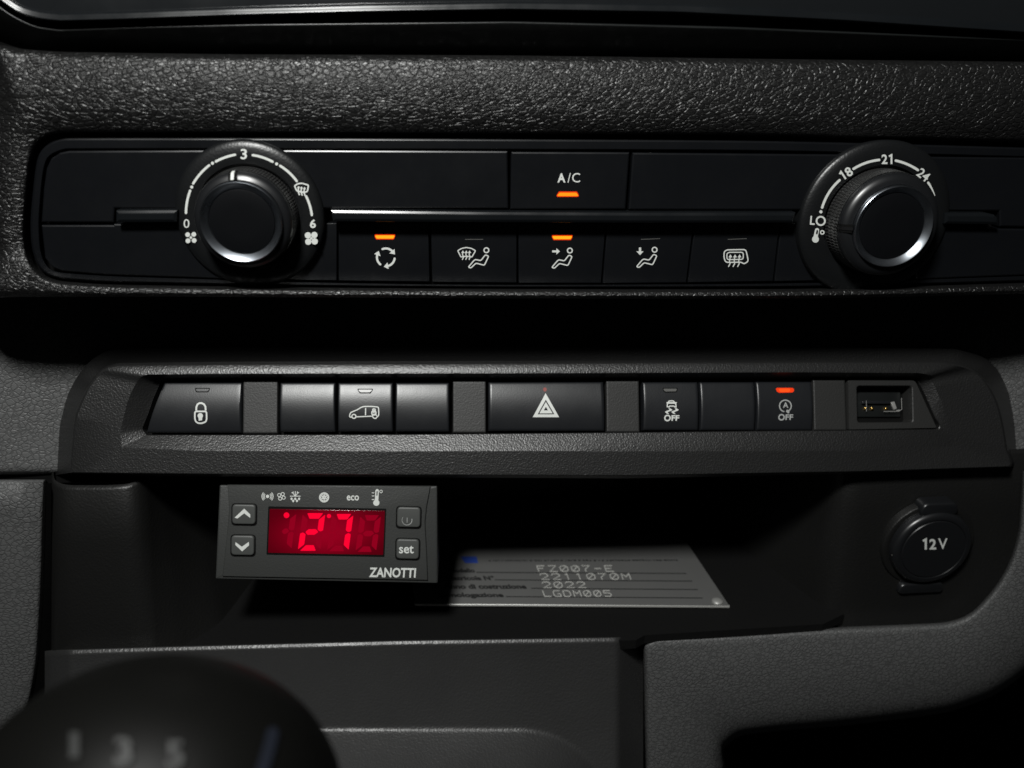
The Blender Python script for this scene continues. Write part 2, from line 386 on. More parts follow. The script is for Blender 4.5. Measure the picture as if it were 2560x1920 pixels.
# lower left grey leather panel
edge = [(111,1204),(111,1260),(109,1347),(106,1450),(101,1545),(96,1620),(91,1668),(82,1723),(66,1790),(40,1860),(0,1960)]
rows = []
for dx, y, dt in ((4, 280, -3), (3, 262, -3), (0, 257, 0), (-5, 255.0, 5), (-14, 254.2, 9), (-60, 253.5, 9), (-140, 253.5, 9), (-260, 254, 9)):
    rows.append([YP(y).hit(x+dx, r+(dt if i == 0 else 0)) for i, (x, r) in enumerate(edge)])
top = [[p.copy() for p in l] for l in rows]
full = []
for l, (dx, y, dt) in zip(rows, ((4, 280, 0), (3, 262, 0), (0, 257, 0), (-5, 255, 0), (-14, 254.2, 0), (-60, 253.5, 0), (-140, 253.5, 0), (-260, 254, 0))):
    x0 = edge[0][0]+dx
    pre = [YP(max(y, 278)).hit(x0, 1199), YP(max(y, 261)).hit(x0, 1199), YP(max(y, 256.5)).hit(x0, 1201), YP(max(y, 255)).hit(x0, 1206)]
    full.append(pre+spline(l[1:], 5))
grid('left_knee_panel', full, 'grey', kind='structure')

# lower right grey leather panel
Pp = [(1615,2010),(1614,1920),(1612,1700),(1610,1612),(1640,1596),(1850,1585),(2058,1572),(2285,1562),(2369,1556),(2423,1536),(2466,1496),(2502,1449),(2531,1391),(2549,1319),(2557,1176)]
Qq = [(1790,2010),(1792,1920),(1794,1875),(1800,1850),(1840,1822),(1950,1806),(2106,1792),(2285,1771),(2372,1757),(2430,1738),(2487,1713),(2560,1659),(2620,1590),(2665,1470),(2700,1176)]
def mk2(t, y, k=0.0):
    out = []
    for p, q in zip(Pp, Qq):
        d = Vector(q)-Vector(p); e = d.normalized()*k
        out.append(YP(y).hit(p[0]+d.x*t+e.x, p[1]+d.y*t+e.y))
    return out
rows = [mk2(0, 275, -6), mk2(0, 256, -3), mk2(0, 250, 0), mk2(0, 247.6, 5), mk2(0, 246.4, 14), mk2(0.3, 245.2), mk2(0.6, 245.0), mk2(0.86, 246.2), mk2(1.0, 248.6), mk2(1.0, 254, 16), mk2(1.0, 275, 22)]
rows = [spline(l, 7) for l in rows]
grid('right_knee_panel', rows, 'grey', kind='structure')

# black lower trim under the bin, with the raised ledge at its foot
def ledge(px, py):
    dx = px-1291
    if dx <= 0: d = py-1823
    else: d = (1-math.sqrt((dx/222)**2+((2010-py)/187)**2))*187
    return d
def smooth0(d, k=7.0):
    return 0 if d < -k else (d if d > k else (d+k)**2/(4*k))
lipP = [(60,1632),(140,1624),(400,1616),(700,1608),(1000,1600),(1280,1596),(1610,1591)]
V = []; Fc = []; gx = [112+8*i for i in range(188)]
gy = [0, 0.5, 1, 2, 4, 6, 9, 12, 16, 22]+list(range(32, 460, 7))
for j, dy in enumerate(gy):
    for px in gx:
        py = interp(lipP, px)+dy
        y = 243.5
        if dy <= 1: y = {0: 261, 0.5: 251, 1: 245.4}[dy]
        elif dy < 12: y = 244.7-1.2*(dy-1)/11
        if px < 172: y += (172-px)*0.22
        if px > 1540: y += smooth0(px-1545, 6)*0.20
        if dy > 12: y -= (dy-12)*0.025+(dy-12)**2*0.00006
        y -= smooth0(ledge(px, py))*0.10
        V.append(YP(y).hit(px, py))
n = len(gx)
for j in range(len(gy)-1):
    for i in range(n-1): Fc.append((j*n+i, j*n+i+1, (j+1)*n+i+1, (j+1)*n+i))
obj('lower_trim', V, Fc, 'lower', angle=80, kind='structure')

# ================================================================== display screen at the top
strip = [(-80,-60),(-20,-30),(0,-14),(35,12),(60,24),(90,33),(145,40),(300,36),(600,25),(900,17),(1280,11),(1700,18),(2100,38),(2400,58),(2740,80)]
scr = thing('display_screen', 'gloss black infotainment screen whose lower bezel crosses the top', 'screen', YP(247).hit(1280, 20))
loft('screen_face', [row(strip, 255, -230), row(strip, 252.6, -60), row(strip, 252.4, -7)], 'gloss', scr, closed=False, angle=80)
loft('bezel_strip', [row(strip, 253, -10), row(strip, 251.8, -8), row(strip, 251.25, -4), row(strip, 250.95, 2), row(strip, 250.66, 8), row(strip, 250.6, 11), row(strip, 251.8, 15), row(strip, 256, 20), row(strip, 270, 24)], 'strip', scr, closed=False, sub=3, angle=80)

# ================================================================== climate control panel
clim = thing('climate_control_panel', 'satin black climate control panel with two rows of flat push buttons', 'control panel', YP(250).hit(1280, 700))
PF = YP(250.0)
fo = [(2700,372),(1957,352),(1280,347),(600,344),(169,344),(130,353),(104,375),(92,402),(86,440),(78,520),(76,570),(80,620),(93,660),(118,685),(157,697),(271,705),(491,709),(835,714),(1280,717),(1990,716),(2500,704),(2700,697)]
fi = [(2700,396),(1957,378),(1280,374),(600,372),(172,373),(146,379),(122,393),(111,418),(104,466),(99,530),(98,570),(101,620),(110,652),(128,674),(158,682),(271,690),(491,697),(835,707),(1280,712),(1990,708),(2500,692),(2700,685)]
def mkc(path, y): return spline([YP(y).hit(*p) for p in path], 8)
loft('panel_frame', [mkc(fo, 256), mkc(fo, 250.9), mkc(mixp(fo, fi, 0.03), 250.45), mkc(mixp(fo, fi, 0.15), 250.2), mkc(mixp(fo, fi, 0.2), 250.12), mkc(mixp(fo, fi, 0.24), 250.0), mkc(mixp(fo, fi, 0.9), 250.0), mkc(mixp(fo, fi, 0.97), 250.2), mkc(fi, 250.6), mkc(fi, 256)], 'piano', clim, closed=False, angle=10)
obj('backing_plate', [YP(254.6).hit(x, y) for x, y in ((60, 330), (2720, 350), (2720, 720), (60, 720))], [(0, 1, 2, 3)], 'gap', clim, smooth=False)
PB = YP(249.6)
BTN_EDGE = [(0, 0.45), (0.03, 0.28), (0.10, 0.19), (0.40, 0.03), (0.50, 0)]
BAR_EDGE = [(0, 0.9), (0.04, 0.55), (0.12, 0.42), (0.70, 0.10), (0.92, 0.02), (1.05, 0)]
def pbtn(name, px, pl=PB, depth=4.5, r=0.45, m='piano'): return slab(name, px, pl, depth, r, m, clim, prof=BTN_EDGE, angle=9)
pbtn('blank_cover', [(103,556),(109,469),(116,420),(127,397),(149,382),(172,377.5),(500,376),(600,376),(600,521),(286,521),(283,556)])
pbtn('blank_cover', [(103,563),(283,563),(284,560),(600,560),(600,699),(491,694),(271,687),(157,678),(131,669),(112,646)])
pbtn('blank_cover', [(690,375.5),(1269,378),(1271,521),(690,521)])
ac = pbtn('air_conditioning_button', [(1278,380),(1574,381),(1564,523),(1276,523)])
pbtn('blank_cover', [(1582,382),(2140,387),(2140,525),(1572,524)])
pbtn('blank_cover', [(2290,392),(2690,396),(2690,570),(2500,566),(2499,527),(2290,526)])
pbtn('blank_cover', [(2290,570),(2690,574),(2690,683),(2500,690),(2290,698)])
# horizontal bar that stands proud between the two rows
PR = YP(246.2)
for px in ([(289,526.5),(443,525.5),(440,556),(289,557)], [(826,525.5),(1198,530),(1600,532),(1991,531.5),(1984,557.5),(1600,558),(1198,556.5),(832,554.5)],
           [(2364,533),(2470,533.5),(2488,537),(2496,546),(2498,562),(2362,560)]):
    slab('trim_bar', px, PR, 9, 0.75, 'strip', clim, prof=BAR_EDGE, angle=7)
# lower row of buttons, set back under the bar
PL = YP(251.4)
low = []
for a, b, c_, d in (((846,558),(1071,558),(1074.5,705),(846,702)), ((1077,558),(1292,558),(1292,707.5),(1080.5,705.5)), ((1296,558),(1515,558),(1503,708.5),(1296.5,707.8)),
                    ((1519,558),(1734,558),(1716,707),(1507,708.5)), ((1738,558),(1949,558),(1933,703.5),(1720,706.5))):
    nm = ('recirculation_button', 'windscreen_and_feet_button', 'face_vent_button', 'foot_vent_button', 'mirror_heating_button')[len(low)]
    low.append(slab(nm, [a, b, c_, d], PL, 3.0, 0.35, 'piano', clim))
slab('blank_cover', [(1953,558),(2140,558),(2140,700),(1937,703.5)], PL, 3.0, 0.35, 'piano', clim)
slab('blank_cover', [(690,558),(842,558),(842,702),(690,700)], PL, 3.0, 0.35, 'piano', clim)

def led(pts, pl, core, rim, parent):
    p = Print(pl, 0.04).poly(pts); p.build('indicator_rim', rim, parent)
    cx = sum(q[0] for q in pts)/len(pts); cy = sum(q[1] for q in pts)/len(pts)
    Print(pl, 0.12).poly([(cx+(x-cx)*0.93, cy+(y-cy)*0.62) for x, y in pts]).build('indicator_lamp', core, parent)
led(rp(c5(1652,411, 1776,411, 1790,440, 1784,448, 1640,448, 1634,440), 2), PB, 'orange', 'orange_edge', ac)
Print(PB).text('A', c5(1669,317)[0], 23, width=20, bold=0.03).text('/', c5(1722,317)[0], 24, width=8).text('C', c5(1770,316)[0], 23.5, width=20).build('lettering', 'white', ac)
led(rp(c5(378,708, 519,708, 519,722, 510,743, 388,743, 378,722), 2), PL, 'amber', 'orange_edge', low[0])
led(rp(c5(1603,713, 1746,713, 1745,726, 1735,747, 1613,747, 1603,726), 2), PL, 'amber', 'orange_edge', low[2])
for b, pts in ((low[1], c5(1003,742, 1127,742)), (low[3], c6(640,848, 790,842)), (low[4], c6(1325,848, 1475,842))):
    (x0, y0), (x1, y1) = pts
    Print(PL).poly([(x0, y0-0.8), (x1, y1-0.8), (x1, y1+0.8), (x0, y0+0.8)]).build('indicator_lamp', 'lens_off', b)  # thin highlight on the unlit lens, painted as a pale line
# recirculation arrows
pr = Print(PL); cc = c5(455, 866)[0]
for k in range(3):
    a0 = R_(-112+120*k); pts = [(cc[0]+22.2*math.cos(a0+R_(72)*i/10), cc[1]+22.2*math.sin(a0+R_(72)*i/10)) for i in range(11)]
    pr.stroke(pts, 5.2); a1 = a0+R_(72); t = Vector((-math.sin(a1), math.cos(a1))); q = Vector((math.cos(a1), math.sin(a1))); p = Vector(pts[-1])
    pr.poly([tuple(p+t*9), tuple(p+q*8-t*2), tuple(p-q*9-t*2)])
pr.build('symbol', 'white', low[0])
def person(pr, dx, dy):
    h = c5(1150, 817)[0]; pr.ring((h[0]+dx, h[1]+dy), 6.0, 2.9, 20)
    body = rp(c5(1143,848, 1166,858, 1136,921, 1078,906, 1043,940, 1025,934, 1064,888, 1075,881, 1112,889), 3.5, 3)
    pr.stroke([(x+dx, y+dy) for x, y in body], 2.9, True)
pr = Print(PL); person(pr, 0, 0)
pr.stroke(rp(c5(952,820, 980,804, 1012,798, 1046,804, 1075,820, 1050,864, 1012,858, 974,864), 2, 3), 2.7, True)
for x in (987, 1010, 1033):
    pr.stroke(c5(x,832, x-2,848, x+6,862, x-2,880), 2.5); pr.poly(c5(x-11,836, x+1,818, x+12,836))
pr.build('symbol', 'white', low[1])
pr = Print(PL); person(pr, 577/2.765, 2/2.765)
pr.stroke(c5(1605,825, 1636,825), 5.0, cap=False).poly(c5(1634,803, 1658,825, 1634,847)); pr.build('symbol', 'white', low[2])
pr = Print(PL); person(pr, 1636.4-c5(1150, 817)[0][0], 624.3-c5(1150, 817)[0][1])
pr.stroke(c6(632,912, 632,950), 5.6, cap=False).poly(c6(603,942, 632,972, 660,942)); pr.build('symbol', 'white', low[3])
pr = Print(PL)
pr.stroke(rp(c6(1294,990, 1297,945, 1318,931, 1468,928, 1488,1022, 1452,1042, 1432,1028, 1308,1030), 7, 4), 3.0, True)
pr.stroke(rp(c6(1318,960, 1335,950, 1448,950, 1447,1006, 1318,1008), 6, 4), 2.7, True)
for x in (1345, 1381, 1417):
    pr.stroke(c6(x-14,1062, x-2,1040, x-6,1020, x,985), 2.7); pr.poly(c6(x-15,990, x+1,966, x+16,990))
pr.build('symbol', 'white', low[4])

# ================================================================== rotary knobs
def rotary(name, label, base_px, cap_px_r, ring_r, pointer_ang, marks):
    B = YP(250).hit(*base_px); cx, cz = B.x, B.z
    s = YP(250).mmpx(*base_px)
    t = thing(name, label, 'knob', (cx, 250, cz), 'climate knobs')
    k = lambda r: r*s
    dial = lathe('dial_plate', [(k(186), 254), (k(185.5), 249.4), (k(184), 248.7), (k(181), 248.3), (k(176), 248.0), (k(168), 247.6), (k(134), 247.3), (k(129), 247.5), (k(126.5), 248.8), (k(110), 249)], cx, cz, 'dial', t, cap1=True)
    # knurled grip
    teeth = 100; n = teeth*4; rows_ = 13; loops = []
    for j in range(rows_):
        u = j/(rows_-1); y = 248.2-7.4*u; r0 = k(122)-0.30*u; e = (0.0 if j in (0, rows_-1) else (0.34 if j % 2 else 0.14))
        lp = []
        for i in range(n):
            q = i % 4; a = 2*math.pi*(i+0.5*(j//2 % 2)*2)/n; r = r0+(0.02 if q in (1, 2) else -e)
            lp.append(Vector((cx+r*math.sin(a), y, cz+r*math.cos(a))))
        loops.append(lp)
    loft('knurled_grip', loops, 'grip', t, angle=15)
    ro = k(ring_r)*0.962
    g = k(122)-0.4
    lathe('collar', [(g, 241.2), (g-0.06, 240.3), (g-0.25, 239.6), (g-0.6, 239.0), (g-1.05, 238.6), (g-1.6, 238.27), (g-2.1, 238.05), (ro+0.25, 237.9), (ro+0.1, 238.6)], cx, cz, 'collar', t, cap1=False, angle=60)
    ri = k(cap_px_r)*0.957
    lathe('chrome_ring', [(ro+0.08, 238.6), (ro+0.08, 236.9), (ro-0.02, 236.55), (ro-0.22, 236.4), (ro-0.42, 236.5), (ri+0.25, 237.9), (ri+0.02, 238.2), (ri, 239.2)], cx, cz, 'chrome', t, cap1=False, angle=60)
    lathe('cap', [(ri, 239.2), (ri-0.02, 238.05), (ri-0.12, 237.9), (ri-0.4, 237.82), (ri*0.5, 237.75)], cx, cz, 'cap', t)
    # pointer let into the collar
    ax = Vector((math.sin(pointer_ang), 0, math.cos(pointer_ang))); tx = Vector((math.cos(pointer_ang), 0, -math.sin(pointer_ang)))
    C = Vector((cx, 0, cz)); prof = [(g+0.02, 240.9), (g-0.35, 239.2), (g-1.2, 238.3), (ro+0.5, 237.25)]
    def bar(nm, wd, lift, m):
        V = []; F = []
        for (r, y) in prof:
            for sx in (-1, 1):
                V.append(C+ax*r+tx*sx*wd+Vector((0, y-lift, 0)))
            for sx in (-1, 1):
                V.append(C+ax*r+tx*sx*wd+Vector((0, y+1.0, 0)))
        for j in range(len(prof)-1):
            b = j*4; c_ = b+4
            F += [(b, b+1, c_+1, c_), (b, c_, c_+2, b+2), (b+1, b+3, c_+3, c_+1)]
        F += [(0, 2, 3, 1), (len(V)-4, len(V)-3, len(V)-1, len(V)-2)]
        obj(nm, V, F, m, t, angle=30)
    bar('pointer_slot', 1.25, 0.10, 'gap'); bar('pointer', 0.45, 0.42, marks)
    return t, dial
S_DIAL = YP(247.35)
kl, dl = rotary('rotary_knob', 'fan speed knob with numbers 0, 3 and 6 around its dial', (628, 537), 82, 101, R_(-5), 'white')
pr = Print(S_DIAL); C0 = (623, 541)
for a in ((270,880, 313,650), (345,575, 510,387), (580,347, 778,277), (962,281, 1168,349), (1247,392, 1418,550), (1516,708, 1575,902)):
    p, q = c3(*a); pr.stroke(arcpts(C0, p, q), 6.0)
for a in ((330,612), (545,365), (1210,372)): pr.disc(c3(*a)[0], 3.9)
pr.text('3', c3(870,270)[0], 26, width=16, bold=0.02).text('0', c3(276,990)[0], 22, width=14.5).text('6', c3(1586,992)[0], 22, width=15, bold=0.03)
pr.stroke(rp(c3(1395,600, 1430,577, 1470,572, 1540,592, 1530,655, 1500,668, 1420,652), 3, 3), 3.6, True)
for x, y in ((1437, 645), (1467, 650), (1497, 655)): pr.stroke(c3(x+2,y-35, x-4,y+10, x+8,y+45), 3.4)
pr.disc(c3(1437,618)[0], 3.0, 8).disc(c3(1468,622)[0], 3.0, 8).disc(c3(1499,628)[0], 3.0, 8)
for (fx, fy, sp, rr) in ((322, 1135, 45, 25), (1570, 1143, 47, 33)):
    for k in range(4):
        a = R_(42+90*k); pr.disc(c3(fx+sp*math.cos(a), fy+sp*math.sin(a))[0], rr/4.148, 14)
    pr.disc(c3(fx, fy)[0], 3.5, 10)
pr.build('dial_markings', 'white', dl)
kr, dr = rotary('rotary_knob', 'temperature knob marked LO, 18, 21 and 24 around its dial', (2181, 549), 79, 96, R_(-92), 'knob')
pr = Print(S_DIAL); C1 = (2203, 550)
for a in ((455,785, 627,515), (765,403, 1018,315), (1182,322, 1400,415)):
    p, q = c4(*a); pr.stroke(arcpts(C1, p, q), 6.2)
p, q = c4(1502,540, 1568,668); pr.stroke(arcpts(C1, p, q, 8), 6.0, taper=0.25); pr.disc(c4(442,827)[0], 4.0)
pr.one(c4(658,468)[0], 23, R_(-34), 4.6).text('8', c4(717,432)[0], 24, ang=R_(-34), width=16, bold=0.025).text('2', c4(1070,308)[0], 24, width=14.5, bold=0.022).one(c4(1133,308)[0], 24, 0, 4.4).text('24', c4(1455,462)[0], 24, ang=R_(38), width=30, bold=0.015)
pr.text('L', c4(360,912)[0], 22, width=12, bold=0.02, ang=R_(5)); pr.ring(c4(440,917)[0], 10.5, 4.2, 26)
pr.stroke(c4(404,1008, 388,1080), 10.5); pr.disc(c4(388,1098)[0], 8.5); pr.ring(c4(455,1030)[0], 4.3, 3.0, 18)
pr.build('dial_markings', 'white', dr)
Print(S_DIAL, 0.35).stroke(c4(403,1012, 398,1036), 4).build('thermometer_core', 'dial', dr)

# ================================================================== switch panel
swp = thing('switch_panel', 'wide black switch panel with hazard button below the climate panel', 'switch panel', YP(262).hit(1280, 1190))
BP = TP(913, 267.5, 1185, 254)
B0 = [(131,1189),(135,1130),(140,1075),(158,1014),(175,975),(194,941),(223,905),(263,880),(317,872),(600,869),(1280,868),(2000,868),(2380,872),(2410,878),(2460,894),(2496,928),(2523,987),(2539,1054),(2546,1120),(2551,1171),(2148,1184),(1560,1196),(1000,1193),(500,1191)]
B1 = [(178,1182),(182,1120),(190,1042),(204,1005),(212,988),(222,968),(245,938),(262,925),(290,917),(600,913),(1280,911),(2000,908),(2350,908),(2395,914),(2430,926),(2460,950),(2490,1000),(2507,1060),(2517,1120),(2524,1167),(2148,1179),(1560,1189),(1000,1187),(500,1185)]
B2 = [(302,1120),(299,1085),(303,1060),(312,1020),(320,995),(326,980),(340,955),(355,941),(372,936),(600,934),(1280,933),(2000,930),(2290,932),(2318,937),(2335,948),(2348,968),(2360,1000),(2372,1040),(2380,1080),(2384,1118),(2148,1127),(1560,1129),(1000,1130),(500,1129)]
B3 = [(366,1087),(357,1075),(357,1068),(364,1050),(372,1030),(382,1000),(395,970),(402,955),(412,951),(600,949),(1280,949),(2000,946),(2270,946),(2290,950),(2300,962),(2312,985),(2325,1015),(2338,1045),(2348,1062),(2343,1073),(2148,1075),(1560,1081),(1000,1086),(500,1087)]
TOPI = set(range(7, 14))
HP = TP(949, 270.8, 1086, 261.5)
def rs(pts, n=7):
    """resample a closed key loop: smooth on the corners, straight along the sides"""
    N = len(pts); out = []
    for i in range(N):
        a, b, c_, d = pts[i-1], pts[i], pts[(i+1) % N], pts[(i+2) % N]
        straight = i in (0, 9, 10, 11, 19, 20, 21, 22, 23) or i == N-1
        for j in range(n):
            t = j/n; out.append(b.lerp(c_, t) if straight else cr(a, b, c_, d, t))
    return out
def bl(path, f): return rs([f(i, p) for i, p in enumerate(path)])
b1 = lambda i, p: BP.hit(*p)
b2 = lambda i, p: (BP.hit(*p, 1.0) if i in TOPI else (BP.hit(*p, -2.0) if i in range(14, 20) else BP.hit(*p)))
loops = [bl(B0, lambda i, p: YP(290 if i < 20 else 275).hit(*p)), bl(B0, lambda i, p: (YP(258 if i >= 20 else (269.5 if i in TOPI else (272 if i in (5, 6, 14, 15) else 275))).hit(*p))),
         bl(mixp(B0, B1, 0.80), lambda i, p: BP.hit(*p, -1.4)), bl(mixp(B0, B1, 0.93), lambda i, p: BP.hit(*p, -0.35)), bl(mixp(B1, B2, 0.03), b1),
         bl(mixp(B1, B2, 0.97), b2), bl(mixp(B2, B3, 0.04), b2),
         bl(mixp(B2, B3, 0.96), lambda i, p: HP.hit(*p, 0.25)), bl(B3, lambda i, p: HP.hit(*p)), bl(B3, lambda i, p: HP.hit(*p, -8))]
loft('bezel', loops, 'bezel', swp, closed=True, angle=22)
obj('backing_plate', [HP.hit(x, y, -5) for x, y in ((330, 935), (2370, 935), (2370, 1100), (330, 1100))], [(0, 1, 2, 3)], 'gap', swp, smooth=False)
def bulge(px, py):
    t = (py-955)/125.0; return 1.25*4*t*(1-t)-0.4
SW = TP(955, 268.8, 1080, 261.0, bulge)
def switch(name, tl, tr, br, bl_, m='switch', off=0.0, flat=False, rr=0.5):
    """convex push switch: a grid over its face, edges rounded off, sides running back"""
    S = SW if not flat else Plane(SW.p0, SW.n)
    us = [0, 0.012, 0.03, 0.06]+[0.06+0.88*i/8 for i in range(1, 8)]+[0.94, 0.97, 0.988, 1]
    vs_ = [0, 0.012, 0.03, 0.06, 0.11]+[0.11+0.78*i/12 for i in range(1, 12)]+[0.89, 0.94, 0.97, 0.988, 1]
    wpx = (tr[0]-tl[0]+br[0]-bl_[0])/2; hpx = 126
    V = []; F = []
    for v in vs_:
        for u in us:
            x = (tl[0]*(1-u)+tr[0]*u)*(1-v)+(bl_[0]*(1-u)+br[0]*u)*v; y = (tl[1]*(1-u)+tr[1]*u)*(1-v)+(bl_[1]*(1-u)+br[1]*u)*v
            de = min(min(u, 1-u)*wpx, min(v, 1-v)*hpx)*0.128
            drop = 0 if de >= rr else rr-math.sqrt(max(0, rr*rr-(rr-de)**2))
            V.append(S.hit(x, y, off-drop))
    nu, nv = len(us), len(vs_)
    for j in range(nv-1):
        for i in range(nu-1): F.append((j*nu+i, j*nu+i+1, (j+1)*nu+i+1, (j+1)*nu+i))
    rim = [i for i in range(nu)]+[j*nu+nu-1 for j in range(1, nv)]+[(nv-1)*nu+i for i in range(nu-2, -1, -1)]+[j*nu for j in range(nv-2, 0, -1)]
    b = len(V); V += [V[i]-SW.n*5 for i in rim]; k = len(rim)
    for i in range(k): F.append((rim[i], rim[(i+1) % k], b+(i+1) % k, b+i))
    return obj(name, V, F, m, swp, angle=50)
def box(x0, x1, y0=956, y1=1079, dx=0): return ((x0, y0), (x1, y0), (x1+dx, y1), (x0+dx, y1))
s_lock = switch('door_lock_switch', (410,955.5), (604,955.5), (603,1082), (364,1082))
s_b1 = switch('blank_switch', *box(700, 838, 956, 1080)); s_car = switch('load_bay_lock_switch', *box(845, 982, 956.5, 1079)); s_b2 = switch('blank_switch', *box(989, 1123, 956.5, 1079))
s_haz = switch('hazard_switch', (1221,955), (1509,954.5), (1512,1077.5), (1221,1077.5))
s_esp = switch('stability_control_switch', *box(1607, 1745, 955, 1076, 1)); s_b3 = switch('blank_switch', *box(1750, 1886, 955, 1076, 1)); s_ss = switch('stop_start_switch', *box(1891, 2030, 954, 1076, 1))
for a in (((607,953), (694,953), (693,1084), (606,1084)), ((1132,952.5), (1215,952.5), (1215,1082), (1132,1082)), ((1516,952), (1598,952), (1600,1080.5), (1517,1080.5)), ((2034,950), (2114,950), (2118,1076), (2037,1076))):
    switch('spacer', *a, m='spacer', off=-0.35, flat=True, rr=0.35)
def lens(pts, parent, m_in='lens_off'):
    """small trapezoid tell-tale: dark surround and the lens within it"""
    cx = sum(p[0] for p in pts)/len(pts); cy = sum(p[1] for p in pts)/len(pts)
    Print(SW, 0.05).poly(pts).build('indicator_rim', 'gap', parent)
    Print(SW, 0.10).poly([(cx+(x-cx)*0.87, cy+(y-cy)*0.58) for x, y in pts]).build('indicator_lamp', m_in, parent)
lk = crop(460, 960, 13.82)
lens(rp(lk(385,135, 905,135, 900,200, 845,290, 440,290, 395,215), 2, 3), s_lock, 'switch')
pr = Print(SW)
pr.stroke(lk(450,920, 455,800, 495,705, 560,665, 640,665, 720,705, 768,790, 775,920), 4.4, cap=False)
pr.stroke(rp(lk(402,950, 805,950, 800,1230, 760,1310, 620,1360, 500,1355, 420,1300, 395,1200), 5, 4), 3.9, True)
pr.disc(lk(585,1100)[0], 6.8, 16).poly(lk(520,1120, 650,1120, 645,1250, 525,1275))
pr.build('symbol', 'white', s_lock)
ck = crop(860, 960, 15.08)
lens(rp(ck(510,180, 1095,180, 1090,240, 1010,358, 600,358, 520,240), 2, 3), s_car)
pr = Print(SW)
out = ck(300,1250, 230,1240, 232,1150, 270,1080, 400,1020, 520,970, 640,895, 760,855, 950,848, 1150,858, 1290,880, 1315,960, 1318,1120, 1310,1190, 1260,1235, 1215,1290, 1170,1300, 1110,1270, 1075,1215, 480,1240)
pr.stroke(spline(out, 3), 2.8); pr.ring(ck(382,1222)[0], 5.0, 2.9, 20); pr.stroke(ck(825,925, 820,1165), 2.8)
pr.stroke(rp(ck(1060,1030, 1210,1030, 1205,1150, 1160,1170, 1100,1170, 1060,1140), 3, 3), 3.4, True); pr.stroke(rp(ck(1095,1015, 1095,945, 1185,945, 1185,1015), 2, 3), 3.0, True); pr.disc(ck(1135,1085)[0], 1.9, 8)
pr.stroke(spline(ck(1085,1205, 1130,1150, 1190,1150, 1240,1195), 3), 2.4)
pr.build('symbol', 'white', s_car)
pr = Print(SW)
def tri(cx, cy, sc_): return [(cx+(x-1558)*sc_/2.765, cy+(y-400)*sc_/2.765) for x, y in ((1558, 285), (1650, 450), (1470, 450))]
hx, hy = L2(1558, 400)[0]
pr.tri(*L2(1558,285, 1469,451, 1651,451)); pr.build('symbol', 'white', s_haz)
Print(SW, 0.09).tri(*L2(1559,330, 1503,431, 1618,431)).build('symbol_line', 'switch', s_haz)
Print(SW, 0.13).tri(*L2(1559,346, 1514,425, 1606,425)).build('symbol_inner', 'white', s_haz)
Print(SW, 0.17).tri(*L2(1559,380, 1545,404, 1574,404), n=4).build('symbol_centre', 'switch', s_haz)
Print(SW).poly(rp(L2(1540,262, 1546,246, 1562,246, 1568,262, 1558,274, 1550,274), 1, 3)).build('indicator_lamp', 'red_dim', s_haz)
ek = crop(1640, 960, 16.59)
lens(rp(ek(262,175, 300,160, 880,160, 900,200, 850,350, 370,365, 300,320), 1.5, 3), s_esp)
pr = Print(SW)
pr.stroke(ek(470,770, 530,705, 690,705, 750,770), 2.6).stroke(ek(430,775, 820,780), 2.8)
pr.stroke(ek(448,800, 440,945, 520,960, 545,920, 715,920, 750,958, 805,955, 785,800), 2.8, True)
for dx in (0, 262):
    pr.poly(ek(485+dx,1010, 560+dx,1012, 650+dx,1075, 625+dx,1105, 465+dx,1165, 470+dx,1190, 520+dx,1255, 430+dx,1235, 350+dx,1170, 365+dx,1140, 520+dx,1080, 530+dx,1060))
pr.ring(ek(455,1412)[0], 6.6, 3.4, 22); pr.text('FF', ek(783,1412)[0], 14, width=19.5, bold=0.035)
pr.build('symbol', 'white', s_esp)
sk = crop(1920, 960, 16.59)
lp = rp(sk(310,190, 380,160, 1000,160, 1065,200, 1060,300, 990,355, 440,368, 350,320), 2, 3)
Print(SW, 0.05).poly(lp).build('indicator_rim', 'orange_edge', s_ss)
Print(SW, 0.12).poly([(1961+(x-1961)*0.62-1, 976+(y-976)*0.72) for x, y in lp]).build('indicator_lamp', 'red_lamp', s_ss)
pr = Print(SW); ac_ = sk(680,915)[0]
pr.stroke([(ac_[0]+14.6*math.cos(R_(105+325*i/30)), ac_[1]+14.6*math.sin(R_(105+325*i/30))) for i in range(31)], 2.8)
pr.poly(sk(700,1140, 750,1060, 790,1080, 790,1130, 860,1150, 820,1225, 770,1205)); pr.text('A', sk(690,880)[0], 14, width=13.5, bold=0.02)
pr.ring(sk(528,1382)[0], 6.6, 3.4, 22); pr.text('FF', sk(850,1378)[0], 14, width=19, bold=0.03)
pr.build('symbol', 'white_dim', s_ss)
# USB socket in its plate
def quad_hole(name, outer, inner, pl, m, parent, depth, off=0.0, wall=3.0):
    n = 8
    a = rp(outer, [6, 10, 5, 4], n); b = rp(inner, 9, n)
    la = [pl.hit(*p, off) for p in a]; lb = [pl.hit(*p, off) for p in b]
    return loft(name, [[p-pl.n*wall for p in la], [p-pl.n*0.4 for p in la], [pl.hit(*p, off) for p in [(q[0]+(1 if q[0] < 2200 else -1)*1.6, q[1]+(1.6 if q[1] < 1010 else -1.6)) for q in a]], [pl.hit(*p, off) for p in b], [q-pl.n*0.25 for q in [pl.hit(2212+(p[0]-2212)*0.975, 1010+(p[1]-1010)*0.97, off) for p in b]], [q-pl.n*depth for q in [pl.hit(2212+(p[0]-2212)*0.94, 1010+(p[1]-1010)*0.93, off) for p in b]]], m, parent, cap1=True)
SF = Plane(SW.p0, SW.n)
usb = quad_hole('usb_socket', [(2121,950), (2290,950), (2344,1071), (2123,1075)], [(2141,963), (2283,963), (2285,1057), (2143,1058)], SF, 'spacer', swp, 7.0, off=-0.2)
